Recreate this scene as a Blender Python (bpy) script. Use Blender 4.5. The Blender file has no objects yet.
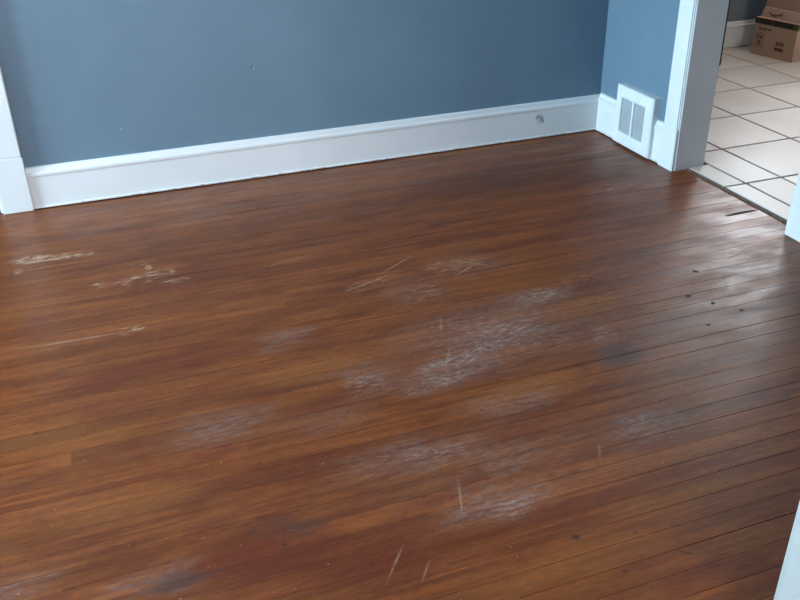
import bpy, bmesh, math, random
from mathutils import Matrix, Vector
random.seed(7)
SC = bpy.context.scene
COL = SC.collection

# ------------------------------------------------------------------ camera
cam_d = bpy.data.cameras.new('camera')
cam_d.sensor_width = 36.0
cam_d.lens = 882.445 * 36.0 / 800.0
cam_d.clip_start = 0.02
cam = bpy.data.objects.new('camera', cam_d)
COL.objects.link(cam)
right = Vector((0.9386712, -0.34438486, -0.01718855))
down = Vector((-0.18054825, -0.44841867, -0.87539878))
fwd = Vector((0.29376642, 0.82481499, -0.48309577))
m = Matrix.Identity(4)
for i in range(3):
    m[i][0] = right[i]; m[i][1] = -down[i]; m[i][2] = -fwd[i]
m[2][3] = 1.5
cam.matrix_world = m
SC.camera = cam

# ------------------------------------------------------------------ light
SC.view_settings.view_transform = 'Standard'
SC.view_settings.look = 'None'
SC.view_settings.gamma = 1.0
SC.view_settings.use_curve_mapping = False
SC.view_settings.exposure = 0.1

world = bpy.data.worlds.new('sky')
SC.world = world
world.use_nodes = True
bg = world.node_tree.nodes['Background']
bg.inputs[0].default_value = (0.62, 0.78, 1.0, 1)
bg.inputs[1].default_value = 1.2

def area(name, loc, rot, sx, sy, watts, col):
    d = bpy.data.lights.new(name, 'AREA')
    d.shape = 'RECTANGLE'; d.size = sx; d.size_y = sy
    d.energy = watts; d.color = col
    o = bpy.data.objects.new(name, d); COL.objects.link(o)
    o.location = loc; o.rotation_euler = rot
    return o
H = math.pi / 2
# daylight entering by the windows of the place (each sits in a window opening)
area('daylight_dining', (-4.30, 3.10, 1.45), (0, -H, 0), 1.3, 1.2, 720, (0.60, 0.845, 1.0))
area('daylight_kitchen', (4.95, 5.27, 1.55), (-H, 0, 0), 1.2, 1.1, 70, (0.90, 0.95, 1.0))
area('daylight_living', (0.2, -3.62, 1.45), (H, 0, 0), 2.4, 1.3, 255, (1.0, 0.97, 0.96))

# ------------------------------------------------------------------ helpers
def obj(name, bm, mat, parent=None):
    me = bpy.data.meshes.new(name)
    bm.normal_update()
    bm.to_mesh(me); bm.free()
    if mat: me.materials.append(mat)
    o = bpy.data.objects.new(name, me); COL.objects.link(o)
    if parent: o.parent = parent
    return o
def boxes(*bs, bevel=0.0, seg=1):
    bm = bmesh.new()
    for (x0, x1, y0, y1, z0, z1) in bs:
        r = bmesh.ops.create_cube(bm, size=1.0)
        for v in r['verts']:
            v.co = Vector(((x0+x1)/2 + v.co.x*(x1-x0), (y0+y1)/2 + v.co.y*(y1-y0), (z0+z1)/2 + v.co.z*(z1-z0)))
    if bevel:
        bmesh.ops.bevel(bm, geom=list(bm.edges), offset=bevel, segments=seg, affect='EDGES', clamp_overlap=True)
    return bm
def prism(profile, a, b, fn):
    """profile polygon swept from a to b; fn(u, v, t) -> world point"""
    bm = bmesh.new()
    A = [bm.verts.new(fn(u, v, a)) for u, v in profile]
    B = [bm.verts.new(fn(u, v, b)) for u, v in profile]
    n = len(profile)
    for i in range(n):
        bm.faces.new((A[i], A[(i+1) % n], B[(i+1) % n], B[i]))
    bm.faces.new(A[::-1]); bm.faces.new(B)
    bmesh.ops.recalc_face_normals(bm, faces=list(bm.faces))
    return bm
def struct(o):
    o['kind'] = 'structure'; return o
def lab(o, label, cat, group=None):
    o['label'] = label; o['category'] = cat
    if group: o['group'] = group
    return o
def empty(name, loc=(0, 0, 0), rz=0):
    o = bpy.data.objects.new(name, None); COL.objects.link(o)
    o.location = loc; o.rotation_euler = (0, 0, rz)
    return o

class NT:
    def __init__(s, name):
        s.mat = bpy.data.materials.new(name); s.mat.use_nodes = True
        s.t = s.mat.node_tree; s.b = s.t.nodes['Principled BSDF']
    def n(s, typ, **kw):
        nd = s.t.nodes.new(typ)
        for k, v in kw.items(): setattr(nd, k, v)
        return nd
    def put(s, sock, val):
        if hasattr(val, 'is_linked') or hasattr(val, 'links'): s.t.links.new(val, sock)
        else: sock.default_value = val
    def math(s, op, a, b=None, c=None, clamp=False):
        nd = s.n('ShaderNodeMath', operation=op, use_clamp=clamp)
        s.put(nd.inputs[0], a)
        if b is not None: s.put(nd.inputs[1], b)
        if c is not None: s.put(nd.inputs[2], c)
        return nd.outputs[0]
    def mix(s, fac, a, b, blend='MIX'):
        nd = s.n('ShaderNodeMix', data_type='RGBA', blend_type=blend)
        s.put(nd.inputs[0], fac)
        s.put(nd.inputs[6], a if not isinstance(a, tuple) else a + (1,) * (4 - len(a)))
        s.put(nd.inputs[7], b if not isinstance(b, tuple) else b + (1,) * (4 - len(b)))
        return nd.outputs[2]
    def ramp(s, v, lo, hi, a=0.0, b=1.0, smooth=True):
        nd = s.n('ShaderNodeMapRange', interpolation_type='SMOOTHSTEP' if smooth else 'LINEAR', clamp=True)
        s.put(nd.inputs['Value'], v)
        nd.inputs['From Min'].default_value = lo; nd.inputs['From Max'].default_value = hi
        nd.inputs['To Min'].default_value = a; nd.inputs['To Max'].default_value = b
        return nd.outputs['Result']
    def pos(s):
        return s.n('ShaderNodeNewGeometry').outputs['Position']
    def mapping(s, vec, loc=(0, 0, 0), rot=(0, 0, 0), scale=(1, 1, 1), typ='POINT'):
        nd = s.n('ShaderNodeMapping', vector_type=typ)
        s.put(nd.inputs['Vector'], vec)
        nd.inputs['Location'].default_value = loc; nd.inputs['Rotation'].default_value = rot; nd.inputs['Scale'].default_value = scale
        return nd.outputs[0]
    def noise(s, vec, scale, detail=3, rough=0.55, w=None, dist=0.0):
        nd = s.n('ShaderNodeTexNoise', noise_dimensions='4D' if w is not None else '3D')
        s.put(nd.inputs['Vector'], vec)
        nd.inputs['Scale'].default_value = scale; nd.inputs['Detail'].default_value = detail
        nd.inputs['Roughness'].default_value = rough; nd.inputs['Distortion'].default_value = dist
        if w is not None: s.put(nd.inputs['W'], w)
        return nd.outputs['Fac']
    def bump(s, h, strength, dist=0.002):
        nd = s.n('ShaderNodeBump')
        nd.inputs['Strength'].default_value = strength; nd.inputs['Distance'].default_value = dist
        s.put(nd.inputs['Height'], h)
        s.t.links.new(nd.outputs[0], s.b.inputs['Normal'])
    def blobs(s, vec, lst):
        """sum of soft ellipses lying on the surface: (x, y, half length, half width, angle deg, strength)"""
        acc = None
        for (x, y, rx, ry, ang, st) in lst:
            v = s.mapping(vec, (x, y, 0), (0, 0, math.radians(ang)), (rx, ry, 1e3), 'TEXTURE')
            ln = s.n('ShaderNodeVectorMath', operation='LENGTH'); s.put(ln.inputs[0], v)
            f = s.ramp(ln.outputs['Value'], 0.15, 1.0, st, 0.0)
            acc = f if acc is None else s.math('ADD', acc, f)
        return s.math('MINIMUM', acc, 1.0)

# ------------------------------------------------------------------ materials
def paint(name, col, rough, bump=0.15, scuffs=None, var=0.04):
    k = NT(name); p = k.pos()
    n1 = k.noise(p, 3.0, 3)
    v = k.ramp(n1, 0.3, 0.7, 1 - var, 1 + var)
    c = k.mix(1.0, col, k.n('ShaderNodeCombineColor').outputs[0], 'MULTIPLY')
    cc = c.node
    comb = cc.inputs[7].links[0].from_node
    for i in range(3): k.put(comb.inputs[i], v)
    if scuffs: c = scuffs(k, p, c)
    k.put(k.b.inputs['Base Color'], c)
    k.b.inputs['Roughness'].default_value = rough
    k.bump(k.noise(p, 260.0, 2), bump, 0.001)
    return k.mat

M_wall = paint('blue_grey_wall_paint', (0.135, 0.211, 0.280), 0.55, 0.25)
M_ceil = paint('ceiling_paint', (0.75, 0.75, 0.74), 0.7)
M_kwall = paint('kitchen_wall_paint', (0.16, 0.20, 0.235), 0.6, 0.2)
def base_scuff(k, p, c):
    # a knocked, smudged spot and thin dirt along the bottom edge of the board
    sep = k.n('ShaderNodeSeparateXYZ'); k.put(sep.inputs[0], p)
    comb = k.n('ShaderNodeCombineXYZ'); k.put(comb.inputs[0], sep.outputs[0]); k.put(comb.inputs[1], sep.outputs[2])
    b = k.blobs(comb.outputs[0], [(2.187, 0.105, 0.030, 0.036, 0, 1.0), (2.172, 0.115, 0.012, 0.012, 0, 0.6), (2.205, 0.09, 0.012, 0.016, 0, 0.8)])
    n = k.noise(p, 55.0, 2, 0.6)
    f = k.math('MULTIPLY', b, k.ramp(n, 0.36, 0.50))
    c = k.mix(k.math('MULTIPLY', f, 0.9), c, (0.20, 0.23, 0.24))
    chips = k.math('MULTIPLY', k.ramp(sep.outputs[2], 0.004, 0.016, 1, 0), k.ramp(k.noise(p, 24.0, 3), 0.52, 0.60))
    return k.mix(k.math('MULTIPLY', chips, 0.6), c, (0.20, 0.14, 0.10))
M_trim = paint('white_trim_paint', (0.74, 0.76, 0.77), 0.35, 0.08, base_scuff, 0.03)
M_dimmed = paint('dimmed_white_trim_paint', (0.44, 0.46, 0.46), 0.45, 0.08, None, 0.04)  # white trim darkened in colour to tone down the daylight falling on it
M_casing = paint('white_casing_paint', (0.74, 0.76, 0.77), 0.38, 0.08, None, 0.03)

def wood_floor():
    k = NT('worn_varnished_oak')
    p = k.pos()
    rnd = k.n('ShaderNodeObjectInfo').outputs['Random']
    w = k.math('MULTIPLY', rnd, 37.0)
    sep = k.n('ShaderNodeSeparateXYZ'); k.put(sep.inputs[0], p)
    flat = k.n('ShaderNodeCombineXYZ'); k.put(flat.inputs[0], sep.outputs[0]); k.put(flat.inputs[1], sep.outputs[1])
    P = flat.outputs[0]
    # warped position: ragged outlines of the worn areas, stretched along the boards
    wn = k.n('ShaderNodeTexNoise'); k.put(wn.inputs['Vector'], k.mapping(P, scale=(5, 14, 1))); wn.inputs['Scale'].default_value = 1.0; wn.inputs['Detail'].default_value = 5
    off = k.n('ShaderNodeVectorMath', operation='MULTIPLY_ADD')
    k.put(off.inputs[0], wn.outputs['Color']); off.inputs[1].default_value = (0.36, 0.14, 0); k.put(off.inputs[2], P)
    Pw = k.mapping(off.outputs[0], loc=(-0.18, -0.07, 0))
    # grain
    g1 = k.noise(k.mapping(P, scale=(2.2, 55, 1)), 1.0, 5, 0.6, w)
    g2 = k.noise(k.mapping(P, scale=(3.5, 200, 1)), 1.0, 4, 0.6, w)
    big = k.noise(k.mapping(P, scale=(4.5, 13, 1)), 1.0, 4, 0.6)
    c = k.mix(k.ramp(g1, 0.28, 0.72), (0.140, 0.0345, 0.0095), (0.252, 0.071, 0.0150))
    c = k.mix(k.ramp(big, 0.46, 0.66, 0.0, 0.6), c, (0.125, 0.024, 0.008))
    red = k.blobs(Pw, RED); c = k.mix(k.math('MULTIPLY', red, 0.85), c, (0.115, 0.022, 0.007))
    org = k.blobs(Pw, ORANGE); c = k.mix(k.math('MULTIPLY', org, 0.55), c, (0.28, 0.092, 0.019))
    # each board takes its stain a little differently
    tint = k.ramp(rnd, 0, 1, 0.87, 1.12, False)
    tc = k.n('ShaderNodeCombineColor')
    for i in range(3): k.put(tc.inputs[i], tint)
    c = k.mix(1.0, c, tc.outputs[0], 'MULTIPLY')
    fine = k.ramp(g2, 0.25, 0.75, 0.78, 1.2)
    fc = k.n('ShaderNodeCombineColor')
    for i in range(3): k.put(fc.inputs[i], fine)
    c = k.mix(1.0, c, fc.outputs[0], 'MULTIPLY')
    mot = k.ramp(k.noise(k.mapping(P, scale=(30, 110, 1)), 1.0, 6, 0.75), 0.3, 0.7, 0.80, 1.20)
    mc = k.n('ShaderNodeCombineColor')
    for i in range(3): k.put(mc.inputs[i], mot)
    c = k.mix(1.0, c, mc.outputs[0], 'MULTIPLY')
    # grey scuffed film on worn varnish; by the doorway it also greys in glare
    hz = k.blobs(Pw, HAZE)
    hn = k.noise(k.mapping(P, scale=(26, 80, 1)), 1.0, 7, 0.78)
    hm = k.math('MULTIPLY', hz, k.ramp(hn, 0.42, 0.60, 0.10, 1.0))
    c = k.mix(k.math('MULTIPLY', hm, 0.58), c, (0.245, 0.172, 0.145))
    hs = k.blobs(Pw, PALE)
    hn2 = k.noise(k.mapping(P, scale=(34, 100, 1)), 1.0, 7, 0.78)
    pm = k.math('MULTIPLY', hs, k.ramp(hn2, 0.47, 0.62))
    c = k.mix(k.math('MULTIPLY', pm, 0.72), c, (0.42, 0.345, 0.31))
    # dark stains
    dk = k.blobs(Pw, DARK); c = k.mix(k.math('MULTIPLY', dk, 0.7), c, (0.055, 0.032, 0.028))
    dsp = k.blobs(P, SPOT); c = k.mix(k.math('MULTIPLY', dsp, 0.85), c, (0.025, 0.014, 0.012))
    # bare wood flecks and scratches
    fk = k.blobs(P, FLECK)
    fn = k.noise(k.mapping(P, scale=(24, 110, 1)), 1.0, 4, 0.6)
    fm = k.math('MULTIPLY', k.ramp(fk, 0.0, 0.7), k.ramp(fn, 0.54, 0.64))
    f2 = k.math('MULTIPLY', k.ramp(k.blobs(P, FLECK2), 0.0, 0.6), k.ramp(k.noise(k.mapping(P, scale=(30, 75, 1)), 1.0, 3, 0.6), 0.46, 0.54))
    fm = k.math('MAXIMUM', fm, f2)
    scr = k.blobs(P, SCRATCH)
    scn = k.ramp(k.noise(P, 40.0, 3), 0.32, 0.50)
    fm = k.math('MAXIMUM', fm, k.math('MULTIPLY', scr, scn))
    zone = k.blobs(Pw, ZONE)
    for ang, sc, th in ((24, (9, 230, 1), 0.69), (-52, (10, 260, 1), 0.70)):
        sn = k.noise(k.mapping(P, rot=(0, 0, math.radians(-ang)), scale=sc), 1.0, 2, 0.5)
        fm = k.math('MAXIMUM', fm, k.math('MULTIPLY', k.math('MULTIPLY', k.ramp(sn, th, th + 0.05), zone), 0.65))
    vo = k.n('ShaderNodeTexVoronoi', voronoi_dimensions='2D'); k.put(vo.inputs['Vector'], P); vo.inputs['Scale'].default_value = 12.0; vo.inputs['Randomness'].default_value = 1.0
    vs = k.n('ShaderNodeSeparateColor'); k.put(vs.inputs[0], vo.outputs['Color'])
    dot = k.math('MULTIPLY', k.ramp(vo.outputs['Distance'], 0.012, 0.034, 1, 0), k.ramp(vs.outputs[0], 0.68, 1.0))
    fm = k.math('MAXIMUM', fm, dot)
    vo2 = k.n('ShaderNodeTexVoronoi', voronoi_dimensions='2D'); k.put(vo2.inputs['Vector'], k.mapping(P, loc=(3.3, 1.7, 0))); vo2.inputs['Scale'].default_value = 7.0
    vs2 = k.n('ShaderNodeSeparateColor'); k.put(vs2.inputs[0], vo2.outputs['Color'])
    ddot = k.math('MULTIPLY', k.ramp(vo2.outputs['Distance'], 0.02, 0.04, 1, 0), k.ramp(vs2.outputs[1], 0.6, 0.95))
    c = k.mix(k.math('MULTIPLY', ddot, 0.7), c, (0.04, 0.018, 0.012))
    c = k.mix(k.math('MULTIPLY', fm, 0.72), c, (0.48, 0.30, 0.20))
    k.put(k.b.inputs['Base Color'], c)
    rough = k.ramp(k.noise(k.mapping(P, scale=(4, 12, 1)), 1.0, 5, 0.6), 0.3, 0.7, 0.29, 0.47)
    rough = k.math('ADD', rough, k.math('MULTIPLY', hm, 0.22))
    rough = k.math('ADD', rough, k.math('MULTIPLY', pm, 0.2), clamp=True)
    k.put(k.b.inputs['Roughness'], rough)
    k.b.inputs['IOR'].default_value = 1.5
    k.b.inputs['Specular IOR Level'].default_value = 0.36
    hgt = k.math('ADD', k.math('MULTIPLY', g1, 0.6), k.math('MULTIPLY', k.noise(k.mapping(P, scale=(18, 40, 1)), 1.0, 3), 1.0))
    k.bump(hgt, 0.16, 0.0015)
    return k.mat
# wear of the floor, plus glare greyed in by the doorway, in floor coordinates (metres)
ZONE = [(0.95, 2.35, 1.0, 0.75, 0, 1.0), (0.6, 1.6, 0.9, 0.5, 0, 0.8), (0.0, 3.0, 0.7, 0.5, 0, 0.6), (1.9, 2.4, 0.6, 0.7, 0, 0.6)]
RED = [(0.20, 1.53, 0.30, 0.14, 0, 1.0), (0.45, 1.42, 0.32, 0.10, 0, 0.9), (0.95, 1.42, 0.35, 0.05, 0, 0.7), (0.05, 2.45, 0.45, 0.10, 0, 0.7),
       (0.25, 3.02, 0.40, 0.14, 0, 0.7), (1.6, 3.5, 0.6, 0.25, 0, 0.6), (0.32, 1.80, 0.30, 0.10, 0, 0.6)]
ORANGE = [(0.48, 2.24, 0.28, 0.10, 0, 0.9), (-0.22, 2.15, 0.30, 0.12, 0, 0.7), (-0.08, 1.83, 0.28, 0.09, 0, 0.7), (0.85, 1.26, 0.35, 0.09, 0, 0.9),
          (1.10, 1.92, 0.28, 0.08, 0, 0.9), (1.35, 2.55, 0.30, 0.14, 0, 0.7), (1.55, 2.3, 0.25, 0.06, 0, 0.8), (1.2, 1.36, 0.3, 0.08, 0, 0.5)]
HAZE = [(1.12, 2.22, 0.50, 0.34, 0, 0.5), (0.85, 1.62, 0.55, 0.25, 0, 0.35), (0.47, 2.46, 0.13, 0.09, 0, 0.9), (0.66, 2.16, 0.14, 0.13, 0, 0.8), (0.90, 2.08, 0.28, 0.12, 8, 1.0), (1.16, 2.24, 0.22, 0.13, 0, 1.0),
        (1.35, 2.40, 0.22, 0.10, 0, 0.7), (0.20, 2.06, 0.22, 0.13, 0, 0.8), (0.80, 1.50, 0.22, 0.09, 0, 0.9), (0.62, 1.76, 0.32, 0.10, 0, 0.7),
        (1.32, 1.62, 0.25, 0.12, 0, 0.8), (-0.05, 1.55, 0.16, 0.06, 0, 0.8), (1.00, 1.86, 0.22, 0.10, 0, 0.8), (0.90, 1.66, 0.2, 0.08, 0, 0.6), (1.44, 1.98, 0.12, 0.09, 0, 0.5),
        (-0.35, 1.62, 0.15, 0.06, 0, 0.6), (1.75, 2.05, 0.55, 0.45, 0, 0.55), (2.05, 2.5, 0.6, 0.5, 0, 0.65), (0.98, 2.62, 0.2, 0.16, 0, 0.45), (1.25, 2.74, 0.2, 0.16, 0, 0.45), (0.5, 1.98, 0.2, 0.08, 0, 0.5)]  # the two broad blobs by the doorway put window glare into the colour
PALE = [(1.12, 2.25, 0.45, 0.28, 0, 0.45), (1.20, 2.24, 0.13, 0.05, 0, 1.0), (0.98, 2.14, 0.20, 0.05, 10, 1.0), (0.85, 2.04, 0.20, 0.05, 5, 0.9), (1.38, 2.41, 0.14, 0.07, 0, 0.8),
        (1.45, 2.09, 0.09, 0.07, 0, 1.0), (0.62, 2.10, 0.10, 0.10, 0, 0.6), (0.80, 1.47, 0.08, 0.04, 0, 0.7), (1.30, 1.66, 0.10, 0.06, 0, 0.5), (0.72, 1.72, 0.14, 0.05, 0, 0.6)]
DARK = [(1.44, 1.96, 0.15, 0.075, 0, 1.0), (0.02, 1.535, 0.13, 0.03, 0, 0.8), (0.28, 1.60, 0.12, 0.04, 0, 0.6), (1.90, 3.55, 0.5, 0.25, 0, 0.25), (2.17, 2.45, 0.07, 0.035, -10, 0.7)]
SPOT = [(0.899, 1.321, 0.014, 0.016, 0, 1.0), (1.11, 1.187, 0.030, 0.005, -38, 0.9), (0.947, 1.189, 0.008, 0.006, -30, 1.0), (2.06, 2.27, 0.014, 0.010, 0, 0.5),
        (2.30, 1.95, 0.018, 0.014, 0, 0.6), (0.25, 1.545, 0.008, 0.01, 0, 0.9), (2.50, 2.53, 0.03, 0.02, 0, 0.6), (0.06, 2.60, 0.008, 0.008, 0, 0.8), (-0.30, 2.22, 0.009, 0.009, 0, 0.7), (2.42, 2.99, 0.07, 0.007, 0, 0.7)]
FLECK = [(-0.25, 3.40, 0.18, 0.05, -3, 1.0), (-0.33, 3.41, 0.09, 0.06, 0, 1.0), (-0.36, 3.30, 0.03, 0.05, 0, 0.8), (0.06, 3.07, 0.16, 0.06, 0, 1.0), (0.14, 3.09, 0.10, 0.06, 0, 1.0), (-0.05, 3.08, 0.06, 0.04, 0, 0.8), (0.10, 3.20, 0.12, 0.05, 0, 0.5),
         (0.20, 3.01, 0.08, 0.03, 6, 1.0), (0.85, 2.72, 0.25, 0.05, 16, 0.6), (1.20, 2.74, 0.20, 0.10, 0, 0.7), (1.00, 2.58, 0.14, 0.10, 0, 0.7), (1.38, 2.42, 0.14, 0.06, 0, 0.7), (1.6, 2.48, 0.16, 0.05, 0, 0.6), (0.0, 2.70, 0.06, 0.05, 0, 0.7), (2.15, 3.18, 0.22, 0.025, 5, 0.8), (2.33, 3.35, 0.03, 0.03, 0, 0.8), (1.48, 1.90, 0.05, 0.02, 0, 0.8)]
FLECK2 = [(-0.30, 3.405, 0.10, 0.05, -5, 1.0), (-0.18, 3.38, 0.16, 0.03, -5, 0.9), (-0.355, 3.31, 0.025, 0.03, 0, 0.9), (0.06, 3.095, 0.03, 0.02, 0, 1.0), (0.115, 3.10, 0.035, 0.03, 10, 1.0), (0.02, 3.07, 0.03, 0.015, 0, 0.9), (0.18, 3.015, 0.07, 0.012, 8, 1.0), (-0.08, 3.09, 0.025, 0.015, 0, 0.9), (0.11, 3.16, 0.02, 0.03, 0, 0.8), (0.03, 2.705, 0.035, 0.03, 0, 0.7)]
SCRATCH = [(-0.17, 2.705, 0.24, 0.008, -2.5, 0.7), (0.98, 2.35, 0.006, 0.075, -22, 0.6), (0.476, 1.40, 0.0045, 0.08, -38, 0.6), (0.70, 1.545, 0.0045, 0.11, -19, 0.6), (0.53, 1.35, 0.004, 0.05, -36, 0.45),
           (0.86, 2.73, 0.16, 0.006, 20, 0.8), (1.00, 2.83, 0.14, 0.006, 32, 0.7), (1.28, 2.72, 0.14, 0.006, -40, 0.7), (1.24, 2.70, 0.12, 0.007, 30, 0.7), (0.92, 2.15, 0.006, 0.09, -31, 0.35), (1.12, 1.58, 0.006, 0.05, -30, 0.4), (0.65, 3.02, 0.22, 0.006, 12, 0.5), (2.13, 3.172, 0.16, 0.007, 2, 0.8)]
M_wood = wood_floor()

def plain(name, col, rough=0.6, var=0.15, scale=20.0, metal=0.0, bump=0.1):
    k = NT(name); p = k.pos()
    n = k.noise(p, scale, 4)
    a = tuple(x * (1 - var) for x in col); b = tuple(min(1, x * (1 + var)) for x in col)
    k.put(k.b.inputs['Base Color'], k.mix(k.ramp(n, 0.3, 0.7), a, b))
    k.b.inputs['Roughness'].default_value = rough; k.b.inputs['Metallic'].default_value = metal
    k.bump(n, bump, 0.002)
    return k.mat
M_sub = plain('dark_subfloor', (0.045, 0.024, 0.014), 0.8)
M_grout = plain('brown_grey_grout', (0.075, 0.062, 0.056), 0.85, 0.3)
M_edge = plain('raw_tile_bed_edge', (0.10, 0.075, 0.06), 0.9, 0.4, 60)
M_darkwood = plain('dark_stained_wood', (0.020, 0.014, 0.012), 0.5, 0.3, 12)
M_register = plain('register_white_enamel', (0.75, 0.78, 0.79), 0.4, 0.03, 6)
M_fin = plain('register_grey_fins', (0.50, 0.53, 0.56), 0.5, 0.04, 60)
M_sash = plain('window_white_paint', (0.78, 0.78, 0.76), 0.45, 0.04, 6)
def tile_mat():
    k = NT('glazed_cream_tile'); p = k.pos()
    rnd = k.n('ShaderNodeObjectInfo').outputs['Random']
    n = k.noise(p, 2.5, 1, 0.4, k.math('MULTIPLY', rnd, 20.0))
    n2 = k.noise(p, 12.0, 4, 0.6, k.math('MULTIPLY', rnd, 20.0))
    c = k.mix(k.ramp(n, 0.2, 0.8), (0.50, 0.425, 0.375), (0.62, 0.55, 0.50))
    k.put(k.b.inputs['Base Color'], c)
    tn = k.ramp(rnd, 0, 1, 0.9, 1.08, False); tcc = k.n('ShaderNodeCombineColor')
    for i in range(3): k.put(tcc.inputs[i], tn)
    c = k.mix(1.0, c, tcc.outputs[0], 'MULTIPLY'); k.put(k.b.inputs['Base Color'], c)
    k.b.inputs['Roughness'].default_value = 0.40
    return k.mat
M_tile = tile_mat()
def card_mat():
    k = NT('corrugated_cardboard'); p = k.pos()
    n = k.noise(k.mapping(p, scale=(4, 4, 60)), 1.0, 3)
    k.put(k.b.inputs['Base Color'], k.mix(n, (0.50, 0.325, 0.24), (0.58, 0.385, 0.285)))
    k.b.inputs['Roughness'].default_value = 0.8
    k.bump(n, 0.1, 0.001)
    return k.mat
M_card = card_mat()
M_chip = plain('bare_plaster', (0.36, 0.42, 0.46), 0.8)
M_hole = plain('dark_nail_hole', (0.06, 0.08, 0.10), 0.8)  # dark colour stands in for the inside of the nail hole
M_card2 = plain('paler_cardboard', (0.64, 0.44, 0.345), 0.8, 0.06, 30)
M_tape = plain('black_printed_tape', (0.045, 0.035, 0.028), 0.35, 0.3, 40)
M_green = plain('green_tape_end', (0.10, 0.13, 0.03), 0.35, 0.2, 40)
M_ink = plain('faded_brown_ink', (0.19, 0.105, 0.07), 0.8, 0.25, 120)
M_ink2 = plain('orange_brown_ink', (0.16, 0.07, 0.02), 0.8, 0.2, 120)
M_metal = plain('brushed_knob_metal', (0.45, 0.42, 0.36), 0.35, 0.1, 40, 1.0)
def glass_mat():
    k = NT('window_glass'); t = k.t
    out = t.nodes['Material Output']
    tr = k.n('ShaderNodeBsdfTransparent'); gl = k.n('ShaderNodeBsdfGlossy'); gl.inputs['Roughness'].default_value = 0.02
    mx = k.n('ShaderNodeMixShader'); mx.inputs[0].default_value = 0.05
    t.links.new(tr.outputs[0], mx.inputs[1]); t.links.new(gl.outputs[0], mx.inputs[2])
    t.links.new(mx.outputs[0], out.inputs['Surface'])
    return k.mat
M_glass = glass_mat()

# ------------------------------------------------------------------ shell
ZC = 2.55
XL, XW, XK = -4.20, 2.547, 2.70          # left wall, right wall faces (dining / kitchen side)
YB, YF0, YF1 = 3.95, 0.78, 0.90          # back wall, front wall (living / dining side)
DY0, DY1 = 2.49, 3.262                   # doorway to the kitchen (rough opening)
KX1, KY0, KY1 = 6.3, 1.2, 5.14
LY0 = -3.5
LDX0, LDX1, DZ = -1.26, -0.415, 2.06     # doorway in the back wall, left of the picture

floor = struct(obj('floor', boxes((XL - 0.1, 2.606, LY0 - 0.1, 4.10, -0.06, -0.0192)), M_sub))
Y0, BW = 1.903, 0.0635
def plank(x0, x1, y0, y1):
    c, t = 0.0007, 0.019
    dz = random.uniform(-0.0006, 0.0004)
    vs = []
    for (z, i) in ((-t, 0.0), (-c * 1.2 + dz, 0.0), (dz, c)):
        j = 0.0; vs += [(x0 + j, y0 + i, z), (x1 - j, y0 + i, z), (x1 - j, y1 - i, z), (x0 + j, y1 - i, z)]
    fs = [(0, 3, 2, 1), (8, 9, 10, 11)]
    for k in (0, 4):
        for i in range(4): fs.append((k + i, k + (i + 1) % 4, k + 4 + (i + 1) % 4, k + 4 + i))
    me = bpy.data.meshes.new('plank'); me.from_pydata(vs, [], fs); me.materials.append(M_wood)
    o = bpy.data.objects.new('plank', me); COL.objects.link(o); o.parent = floor
for r in range(-16, 32):
    y0 = Y0 + r * BW; y1 = min(y0 + BW, YB - 0.002)
    g = random.choice((0.0002, 0.0003, 0.0005, 0.0009))
    x = -2.409; end = 2.606
    while x < end - 0.02:
        L = random.uniform(1.8, 4.2)
        x1 = x + L
        if end - x1 < 0.45: x1 = end
        if r == 13 and x1 > 2.42 and x < 2.42: pass
        plank(x, x1, y0 + g * 0.4, y1 - g * 0.6)
        x = x1
obj('far_boards', boxes((XL + 0.004, -2.41, Y0 - 16 * BW, YB - 0.002, -0.019, 0.0)), M_wood, floor)
# the living room boards run on, seen only at the threshold
obj('living_boards', boxes((XL + 0.004, 3.0, LY0, Y0 - 16 * BW - 0.001, -0.019, 0.0)), M_wood, floor)

def wall(name, mat, *bs):
    return struct(obj(name, boxes(*bs), mat))
wall_back = wall('wall_back', M_wall, (LDX1, XK, YB, YB + 0.12, -0.02, ZC), (XL - 0.12, LDX0, YB, YB + 0.12, -0.02, ZC), (LDX0, LDX1, YB, YB + 0.12, DZ, ZC))
wall_right = wall('wall_right', M_wall, (XW, XK, DY1, YB, -0.02, ZC), (XW, XK, YF1, DY0, -0.02, ZC), (XW, XK, DY0, DY1, 2.06, ZC))
def wall_with_window(name, mat, axis, a0, a1, lo, hi, w0, w1, z0, z1):
    def b(u0, u1, zz0, zz1):
        return (lo, hi, u0, u1, zz0, zz1) if axis == 'y' else (u0, u1, lo, hi, zz0, zz1)
    return wall(name, mat, b(a0, w0, -0.02, ZC), b(w1, a1, -0.02, ZC), b(w0, w1, -0.02, z0), b(w0, w1, z1, ZC))
wall_with_window('wall_left', M_wall, 'y', LY0 - 0.12, YB, XL - 0.12, XL, 2.5, 3.7, 0.8, 2.1)
FX0, FX1, FZ = -0.55, 1.114, 2.12
wall('wall_front', M_wall, (XL, FX0, YF0, YF1, -0.02, ZC), (FX1, XK, YF0, YF1, -0.02, ZC), (FX0, FX1, YF0, YF1, FZ, ZC))
wall_with_window('wall_living_back', M_wall, 'x', XL, 3.12, LY0 - 0.12, LY0, -1.0, 1.4, 0.8, 2.1)
wall('wall_living_right', M_wall, (3.0, 3.12, LY0, YF0, -0.02, ZC))
wall_with_window('wall_kitchen_back', M_kwall, 'x', XK - 0.15, KX1 + 0.12, KY1, KY1 + 0.14, 4.35, 5.55, 1.0, 2.1)
wall('wall_kitchen_right', M_kwall, (KX1, KX1 + 0.12, KY0 - 0.12, KY1, -0.02, ZC))
wall('wall_kitchen_front', M_kwall, (XK, KX1, KY0 - 0.12, KY0, -0.02, ZC))
wall('wall_kitchen_left', M_kwall, (XK - 0.15, XK, YB + 0.12, KY1, -0.02, ZC))
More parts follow.
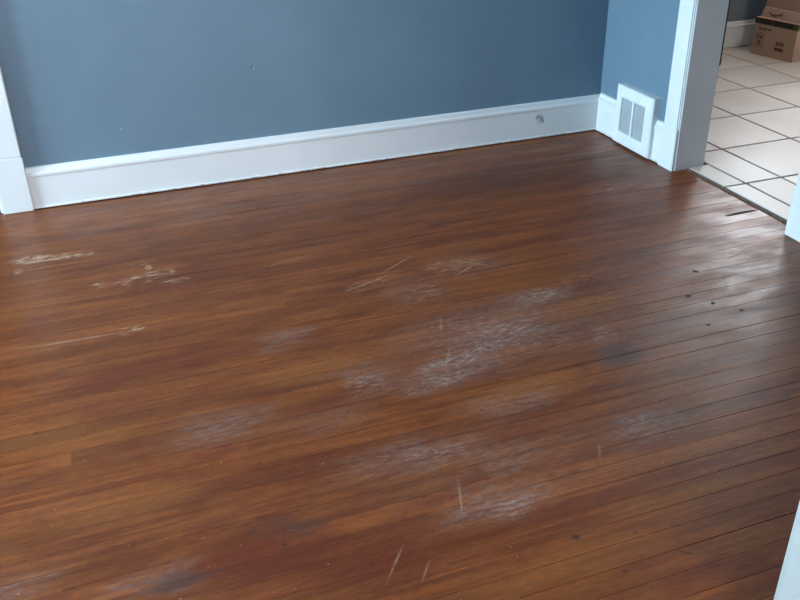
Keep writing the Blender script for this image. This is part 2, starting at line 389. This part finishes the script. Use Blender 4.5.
struct(obj('ceiling', boxes((XL - 0.12, KX1 + 0.12, LY0 - 0.12, KY1 + 0.14, ZC, ZC + 0.1)), M_ceil))

# small nail hole and chip in the back wall
obj('nail_hole', boxes((0.721, 0.727, YB - 0.0015, YB + 0.004, 0.508, 0.522), bevel=0.0012), M_hole, wall_back)
obj('plaster_chip', boxes((0.727, 0.734, YB - 0.002, YB + 0.004, 0.508, 0.515), bevel=0.0015), M_chip, wall_back)
obj('plaster_chip', boxes((0.121, 0.127, YB - 0.0015, YB + 0.004, 0.305, 0.311), bevel=0.001), M_chip, wall_back)

# ------------------------------------------------------------------ kitchen floor tiles
fk = struct(obj('floor_kitchen', boxes((2.612, KX1, DY0 + 0.012, DY1 - 0.010, -0.06, 0.009), (XK, KX1, KY0, DY0 + 0.012, -0.06, 0.009), (XK, KX1, DY1 - 0.010, KY1, -0.06, 0.009)), M_grout))
obj('tile_bed_edge', boxes((2.6065, 2.612, DY0 + 0.012, DY1 - 0.012, -0.019, 0.0075)), M_edge, fk)
def tile(x0, x1, y0, y1):
    gp, bv = 0.005, 0.003
    o = obj('tile', boxes((x0 + gp, x1 - gp, y0 + gp, y1 - gp, 0.0, 0.0125)), M_tile, fk)
    bm = bmesh.new(); bm.from_mesh(o.data)
    top = [e for e in bm.edges if all(v.co.z > 0.01 for v in e.verts)]
    bmesh.ops.bevel(bm, geom=top, offset=bv, segments=1, affect='EDGES')
    bm.to_mesh(o.data); bm.free()
xs = [XK] + [2.922 + 0.4215 * i for i in range(9)]; xs = [x for x in xs if x < KX1] + [KX1]
ys = [y for y in [2.98 + 0.4195 * i for i in range(-5, 6)] if KY0 < y < KY1]; ys = [KY0] + ys + [KY1]
for a, b in zip(xs, xs[1:]):
    for c, d in zip(ys, ys[1:]):
        if a == XK:
            tile(2.727, b, c, d)
        else:
            tile(a, b, c, d)
for c, d in ((DY0 + 0.012, 2.98), (2.98, DY1 - 0.012)):
    tile(2.6095, 2.727, c, d)

# ------------------------------------------------------------------ baseboards
PROF = [(0, 0.004), (0.021, 0.004), (0.023, 0.006), (0.023, 0.012), (0.018, 0.014), (0.018, 0.148), (0.0225, 0.152), (0.0225, 0.163), (0.015, 0.170), (0.012, 0.186), (0.006, 0.190), (0, 0.190)]
bb = struct(obj('baseboard_back', prism(PROF, -0.302, XW, lambda u, v, t: (t, YB - u, v)), M_trim))
PR2 = [(u, v * 1.06) for u, v in PROF]
def rightboard(name, a, b): return struct(obj(name, prism(PR2, a, b, lambda u, v, t: (XW - u, t, v)), M_trim))
bbr = rightboard('baseboard_right', DY1 + 0.101, YB - 0.018)
rightboard('baseboard_right_near', YF1, DY0 - 0.10)
obj('painted_over_plate', boxes((XW - 0.0205, XW - 0.015, 3.835, 3.868, 0.085, 0.130), bevel=0.002), M_casing, bbr)
PK = [(u, v * 0.93) for u, v in PROF]
struct(obj('baseboard_kitchen', prism(PK, XK, KX1, lambda u, v, t: (t, KY1 - u, v + 0.0125)), M_casing))
struct(obj('baseboard_left', prism(PROF, YF1, YB - 0.02, lambda u, v, t: (XL + u, t, v)), M_casing))
struct(obj('baseboard_back_left', prism(PROF, XL, LDX0 - 0.115, lambda u, v, t: (t, YB - u, v)), M_casing))
struct(obj('baseboard_front', prism(PROF, FX1 + 0.12, XW - 0.02, lambda u, v, t: (t, YF1 + u, v)), M_casing))

# ------------------------------------------------------------------ doorway to the kitchen: jambs and casing
JF, JN = DY1 - 0.010, DY0 + 0.010
trim = struct(obj('trim_1', boxes((XW - 0.008, XK + 0.004, JF, DY1 + 0.01, 0.0005, 2.05), bevel=0.002), M_casing))
obj('casing', boxes((XW - 0.020, XW + 0.001, JF + 0.004, 3.363, 0.001, 2.16), bevel=0.006, seg=2), M_casing, trim)
obj('plinth_block', boxes((XW - 0.0235, XW + 0.001, JF + 0.002, 3.366, 0.0005, 0.201), bevel=0.003, seg=2), M_casing, trim)
obj('casing', boxes((XK - 0.001, XK + 0.008, JF + 0.004, 3.363, 0.0135, 2.16), bevel=0.004), M_casing, trim)
trim2 = struct(obj('trim_2', boxes((XW - 0.008, XK + 0.012, DY0 - 0.01, JN, 0.0005, 2.05), bevel=0.002), M_casing))
obj('casing', boxes((XW - 0.020, XW + 0.001, DY0 - 0.105, JN - 0.002, 0.001, 2.16), bevel=0.006, seg=2), M_casing, trim2)
obj('plinth_block', boxes((XW - 0.0235, XW + 0.001, DY0 - 0.108, JN - 0.001, 0.0005, 0.201), bevel=0.003, seg=2), M_casing, trim2)
obj('casing', boxes((XK - 0.001, XK + 0.02, DY0 - 0.105, JN - 0.002, 0.0135, 2.16), bevel=0.004), M_casing, trim2)
trim3 = struct(obj('trim_3', boxes((XW - 0.008, XK + 0.012, DY0, DY1, 2.05, 2.07), bevel=0.002), M_casing))
obj('casing', boxes((XW - 0.022, XW + 0.001, DY0 - 0.12, 3.38, 2.06, 2.18), bevel=0.005, seg=2), M_casing, trim3)
# wide cased opening the picture is taken through
trim4 = struct(obj('trim_4', boxes((FX1 - 0.02, FX1 + 0.01, YF0 - 0.008, YF1 + 0.006, 0.0005, FZ), bevel=0.002), M_dimmed))
obj('casing', boxes((FX1 - 0.018, FX1 + 0.10, YF1, YF1 + 0.02, 0.001, FZ + 0.1), bevel=0.004, seg=2), M_dimmed, trim4)
obj('casing', boxes((FX1 - 0.012, FX1 + 0.10, YF0 - 0.02, YF0, 0.001, FZ + 0.1), bevel=0.004, seg=2), M_dimmed, trim4)
trim5 = struct(obj('trim_5', boxes((FX0 - 0.01, FX0 + 0.02, YF0 - 0.008, YF1 + 0.006, 0.0005, FZ), bevel=0.002), M_dimmed))
obj('casing', boxes((FX0 - 0.10, FX0 + 0.018, YF1, YF1 + 0.02, 0.001, FZ + 0.1), bevel=0.004, seg=2), M_dimmed, trim5)
struct(obj('trim_6', boxes((FX0, FX1, YF0 - 0.008, YF1 + 0.006, FZ - 0.02, FZ), (FX0 - 0.1, FX1 + 0.1, YF1, YF1 + 0.022, FZ, FZ + 0.12)), M_dimmed))
# doorway at the left end of the back wall: casing and a dark door set back in it
trim7 = struct(obj('trim_7', boxes((LDX1 - 0.018, LDX1, YB - 0.006, YB + 0.126, 0.0005, DZ), bevel=0.002), M_casing))
obj('casing', boxes((LDX1 - 0.008, -0.300, YB - 0.026, YB + 0.001, 0.246, DZ + 0.1), bevel=0.004, seg=2), M_casing, trim7)
obj('plinth_block', boxes((LDX1 - 0.010, -0.297, YB - 0.030, YB + 0.001, 0.0008, 0.2455), bevel=0.003, seg=2), M_casing, trim7)
trim8 = struct(obj('trim_8', boxes((LDX0, LDX0 + 0.018, YB - 0.006, YB + 0.126, 0.0005, DZ), bevel=0.002), M_casing))
obj('casing', boxes((LDX0 - 0.112, LDX0 + 0.008, YB - 0.026, YB + 0.001, 0.001, DZ + 0.1), bevel=0.004, seg=2), M_casing, trim8)
struct(obj('trim_9', boxes((LDX0 - 0.13, LDX1 + 0.13, YB - 0.028, YB + 0.001, DZ - 0.008, DZ + 0.12), bevel=0.004), M_casing))
door = struct(obj('door_1', boxes((LDX0 + 0.022, LDX1 - 0.022, YB + 0.06, YB + 0.10, 0.006, DZ - 0.012), bevel=0.002), M_darkwood))
for (a, b) in ((0.12, 0.85), (1.0, 1.9)):
    for (c, d) in ((LDX0 + 0.11, LDX0 + 0.39), (LDX1 - 0.39, LDX1 - 0.11)):
        obj('door_panel', boxes((c, d, YB + 0.052, YB + 0.062, a, b), bevel=0.006), M_darkwood, door)
kb = bmesh.new(); bmesh.ops.create_uvsphere(kb, u_segments=16, v_segments=10, radius=0.028)
for v in kb.verts: v.co = Vector((v.co.x + LDX1 - 0.065, v.co.y * 0.8 + YB + 0.015, v.co.z + 0.93))
r = bmesh.ops.create_cone(kb, cap_ends=True, segments=14, radius1=0.012, radius2=0.012, depth=0.05, matrix=Matrix.Translation((LDX1 - 0.065, YB + 0.038, 0.93)) @ Matrix.Rotation(H, 4, 'X'))
obj('door_knob', kb, M_metal, door)

# ------------------------------------------------------------------ windows (daylight comes in by these)
def window(n, axis, a0, a1, z0, z1, face, s):
    """axis 'y': in a wall facing x; s = direction into the room"""
    def B(u0, u1, d0, d1, zz0, zz1):
        d0, d1 = sorted((face - s * d0, face - s * d1))
        return (d0, d1, u0, u1, zz0, zz1) if axis == 'y' else (u0, u1, d0, d1, zz0, zz1)
    mid = (z0 + z1) / 2
    w = struct(obj('window_%d' % n, boxes(B(a0, a0 + 0.04, 0.0, 0.11, z0, z1), B(a1 - 0.04, a1, 0.0, 0.11, z0, z1), B(a0 + 0.04, a1 - 0.04, 0.0, 0.11, z0, z0 + 0.04), B(a0 + 0.04, a1 - 0.04, 0.0, 0.11, z1 - 0.04, z1)), M_sash))
    obj('window_casing', boxes(B(a0 - 0.1, a0, -0.02, 0, z0, z1 + 0.1), B(a1, a1 + 0.1, -0.02, 0, z0, z1 + 0.1), B(a0, a1, -0.02, 0, z1, z1 + 0.1)), M_sash, w)
    obj('window_sill', boxes(B(a0 - 0.13, a1 + 0.13, -0.06, 0, z0 - 0.03, z0), bevel=0.004), M_sash, w)
    for (q0, q1, d) in ((z0 + 0.04, mid + 0.02, 0.03), (mid - 0.02, z1 - 0.04, 0.06)):
        sa = obj('window_sash', boxes(B(a0 + 0.04, a0 + 0.09, d, d + 0.03, q0, q1), B(a1 - 0.09, a1 - 0.04, d, d + 0.03, q0, q1), B(a0 + 0.09, a1 - 0.09, d, d + 0.03, q0, q0 + 0.045), B(a0 + 0.09, a1 - 0.09, d, d + 0.03, q1 - 0.04, q1)), M_sash, w)
        obj('pane', boxes(B(a0 + 0.09, a1 - 0.09, d + 0.013, d + 0.017, q0 + 0.045, q1 - 0.04)), M_glass, sa)
window(1, 'y', 2.5, 3.7, 0.8, 2.1, XL, 1)
window(2, 'x', 4.35, 5.55, 1.0, 2.1, KY1, -1)
window(3, 'x', -1.0, 1.4, 0.8, 2.1, LY0, 1)

# ------------------------------------------------------------------ wall register
vx = 2.502; vy0, vy1, vz0, vz1 = 3.425, 3.735, 0.010, 0.303
oy0, oy1, oz0, oz1 = 3.487, 3.690, 0.073, 0.246
reg = empty('wall_register', (vx, (vy0 + vy1) / 2, vz0))
lab(reg, 'white metal heating register with two grey grilles on the baseboard beside the doorway', 'vent')
def rpart(name, bm, mat, parent=reg):
    bmesh.ops.translate(bm, verts=bm.verts, vec=-Vector(reg.location)) if parent is reg else None
    return obj(name, bm, mat, parent)
def frame_mesh():
    bm = bmesh.new()
    def ring(x, i):
        return [bm.verts.new((x, a, b)) for a, b in ((vy0 + i, vz0 + i), (vy1 - i, vz0 + i), (vy1 - i, vz1 - i), (vy0 + i, vz1 - i))]
    def inner(x, i):
        return [bm.verts.new((x, a, b)) for a, b in ((oy0 - i, oz0 - i), (oy1 + i, oz0 - i), (oy1 + i, oz1 + i), (oy0 - i, oz1 + i))]
    R = [ring(2.5475, 0), ring(vx + 0.007, 0), ring(vx + 0.001, 0.006), inner(vx, 0.008), inner(vx + 0.003, 0.0), inner(vx + 0.022, 0.0)]
    for A, B in zip(R, R[1:]):
        for i in range(4): bm.faces.new((A[i], A[(i+1) % 4], B[(i+1) % 4], B[i]))
    bmesh.ops.recalc_face_normals(bm, faces=list(bm.faces))
    return bm
rpart('frame', frame_mesh(), M_register)
rpart('back_plate', boxes((vx + 0.016, vx + 0.022, oy0, oy1, oz0, oz1)), M_fin)
ym = (oy0 + oy1) / 2
rpart('center_bar', boxes((vx + 0.002, vx + 0.0162, ym - 0.007, ym + 0.007, oz0, oz1), bevel=0.002), M_register)
for (a, b) in ((oy0, ym - 0.007), (ym + 0.007, oy1)):
    fins = []
    nf = 18
    for i in range(nf):
        z = oz0 + (i + 0.5) * (oz1 - oz0) / nf
        fins.append((vx + 0.008, vx + 0.016, a, b, z - 0.0026, z + 0.0026))
    for i in range(1, 5):
        y = a + (b - a) * i / 5
        fins.append((vx + 0.009, vx + 0.0165, y - 0.0015, y + 0.0015, oz0, oz1))
    rpart('grille', boxes(*fins), M_fin)
for y in ((vy0 + oy0) / 2, (vy1 + oy1) / 2):
    bm = bmesh.new()
    bmesh.ops.create_cone(bm, cap_ends=True, segments=12, radius1=0.005, radius2=0.0035, depth=0.003, matrix=Matrix.Translation((vx - 0.0005, y, (vz0 + vz1) / 2)) @ Matrix.Rotation(-H, 4, 'Y'))
    rpart('screw', bm, M_register)

# ------------------------------------------------------------------ cartons in the kitchen
TZ = 0.0125
def local(bm, o): return bm
ca = math.atan2(0.06, 0.33)
car = empty('cardboard_box', (4.415, 4.612, TZ), ca)
lab(car, 'brown cardboard box with dark tape standing on the kitchen tiles, lower of the stack', 'box')
W, D, HH = 0.34, 0.338, 0.245      # along x, along y, height (left face is seen)
obj('carton_body', boxes((0, W, 0, D, 0, HH), bevel=0.003), M_card, car)
obj('tape', boxes((-0.0012, W * 0.9, -0.0012, D + 0.0012, HH - 0.040, HH - 0.003)), M_tape, car)
obj('tape_end', boxes((-0.0018, 0.05, -0.0018, 0.035, HH - 0.041, HH - 0.002)), M_green, car)
def mark(par, y0, y1, z0, z1, mat, name='printed_mark', x=0.0):
    obj(name, boxes((x - 0.0009, x + 0.0005, y0, y1, z0, z1)), mat, par)
# faded print: a line of small words, a symbol panel and a stamp with a bar
for a, b in ((0.20, 0.225), (0.232, 0.262), (0.268, 0.300)): mark(car, a, b, 0.168, 0.182, M_ink)
for a, b, c, d in ((0.252, 0.312, 0.140, 0.144), (0.252, 0.256, 0.062, 0.140), (0.308, 0.312, 0.062, 0.140), (0.252, 0.312, 0.058, 0.062), (0.262, 0.280, 0.110, 0.130), (0.286, 0.302, 0.110, 0.130), (0.272, 0.292, 0.072, 0.098)):
    mark(car, a, b, c, d, M_ink)
for a, b in ((0.085, 0.103), (0.108, 0.124), (0.129, 0.147)): mark(car, a, b, 0.086, 0.112, M_ink)
mark(car, 0.082, 0.152, 0.052, 0.074, M_ink2)

car2 = empty('cardboard_box', (4.437, 4.624, TZ + HH), math.radians(7))
lab(car2, 'plain brown cardboard box with a curved arrow mark, upper of the stack in the kitchen', 'box')
def leaning(x0, x1, y0, y1, z0, z1, sh):
    bm = boxes((x0, x1, y0, y1, z0, z1), bevel=0.003)
    for v in bm.verts:
        f = min(1, v.co.z / 0.06)
        v.co.x += sh * f; v.co.y -= 0.012 * f * (v.co.y / D)
    return bm
obj('carton_body', boxes((0.016, W - 0.02, 0.004, D - 0.022, 0.06, 0.34), bevel=0.003), M_card, car2)
obj('lower_flap', leaning(0, W - 0.03, 0, D - 0.008, 0, 0.062, 0.012), M_card2, car2)
# curved arrow mark printed on the flap
bm = bmesh.new()
def flapx(z): return 0.012 * z / 0.06 - 0.0012
pts = []
for i in range(11):
    t = i / 10; yy = 0.27 - 0.10 * t; zz = 0.030 - 0.013 * math.sin(math.pi * t)
    pts.append((yy, zz))
prev = None
for i, (yy, zz) in enumerate(pts):
    h = 0.004 + 0.003 * math.sin(math.pi * i / 10)
    cur = [bm.verts.new((flapx(zz - h), yy, zz - h)), bm.verts.new((flapx(zz + h), yy, zz + h))]
    if prev: bm.faces.new((prev[0], prev[1], cur[1], cur[0]))
    prev = cur
tip = [bm.verts.new((flapx(z), y, z)) for y, z in ((0.182, 0.022), (0.150, 0.048), (0.165, 0.016))]
bm.faces.new(tip)
obj('arrow_mark', bm, M_ink, car2)

# ------------------------------------------------------------------ unseen ceiling lamp, added to brighten the kitchen
lamp = empty('added_ceiling_lamp', (4.3, 3.2, ZC))
lab(lamp, 'round white flush lamp added unseen on the kitchen ceiling to brighten the room', 'lamp')
bm = bmesh.new()
bmesh.ops.create_uvsphere(bm, u_segments=24, v_segments=12, radius=0.19)
for v in bm.verts: v.co.z = min(v.co.z, 0) * 0.55 - 0.03
kk = NT('added_lamp_glow'); kk.b.inputs['Emission Color'].default_value = (1.0, 0.86, 0.72, 1); kk.b.inputs['Emission Strength'].default_value = 50.0
obj('shade', bm, kk.mat, lamp)
bm = bmesh.new(); bmesh.ops.create_cone(bm, cap_ends=True, segments=24, radius1=0.20, radius2=0.20, depth=0.03, matrix=Matrix.Translation((0, 0, -0.015)))
obj('mount', bm, M_sash, lamp)

# ------------------------------------------------------------------ dark cabinet further inside the kitchen
cab = empty('tall_cabinet', (3.45, 4.87, TZ))
lab(cab, 'tall dark cabinet in the kitchen, its edge showing along the white door jamb', 'cabinet')
obj('cabinet_body', boxes((-0.42, 0.435, -0.20, 0.235, 0.0, 1.9), bevel=0.003), M_darkwood, cab)
for a, b in ((-0.415, -0.003), (0.003, 0.43)):
    d = obj('cabinet_door', boxes((a, b, -0.218, -0.200, 0.03, 1.88), bevel=0.003), M_darkwood, cab)
    obj('handle', boxes(((-0.03 if b < 0.1 else 0.02), (-0.02 if b < 0.1 else 0.03), -0.240, -0.218, 0.95, 1.10), bevel=0.003), M_metal, d)

# ------------------------------------------------------------------ dirt on the boards by the doorway
def flake(name, x, y, rx, ry, ang, h, seed, n=9):
    rr = random.Random(seed); bm = bmesh.new(); ring0, ring1 = [], []
    for i in range(n):
        a = 2 * math.pi * i / n; q = rr.uniform(0.7, 1.1)
        ring0.append(bm.verts.new((rx * q * math.cos(a), ry * q * math.sin(a), 0)))
        ring1.append(bm.verts.new((rx * q * 0.6 * math.cos(a), ry * q * 0.6 * math.sin(a), h * rr.uniform(0.7, 1.0))))
    for i in range(n): bm.faces.new((ring0[i], ring0[(i+1) % n], ring1[(i+1) % n], ring1[i]))
    bm.faces.new(ring1); bm.faces.new(ring0[::-1])
    o = obj(name, bm, M_dirt, None); o.location = (x, y, 0.0004); o.rotation_euler = (0, 0, math.radians(ang))
    return o
M_dirt = plain('dried_dirt', (0.075, 0.052, 0.044), 0.9, 0.3, 90)
lab(flake('wood_splinter', 2.512, 2.737, 0.094, 0.009, 2, 0.004, 3, 14), 'thin dark splinter of wood lying against the edge of the tile floor', 'splinter')
CRUMB = ['small dark crumb of dirt, leftmost of the five crumbs on the worn boards',
         'small dark crumb of dirt in the middle of the five crumbs on the boards',
         'small dark crumb of dirt, rightmost of the five crumbs on the worn boards',
         'tiny dark crumb of dirt, the one of the five crumbs farthest from the doorway',
         'longish dark crumb of dirt, the one of the five crumbs nearest the back wall']
for i, (x, y, a, b, g) in enumerate(((1.86, 2.211, 0.015, 0.009, 0), (1.908, 2.137, 0.012, 0.010, 20), (1.965, 2.061, 0.011, 0.008, 0), (1.80, 2.02, 0.010, 0.008, 0), (2.00, 2.36, 0.018, 0.010, -40))):
    lab(flake('dirt_crumb', x, y, a * 0.75, b * 0.8, g, 0.003, 20 + i), CRUMB[i], 'crumb', 'dirt crumbs by the kitchen doorway')
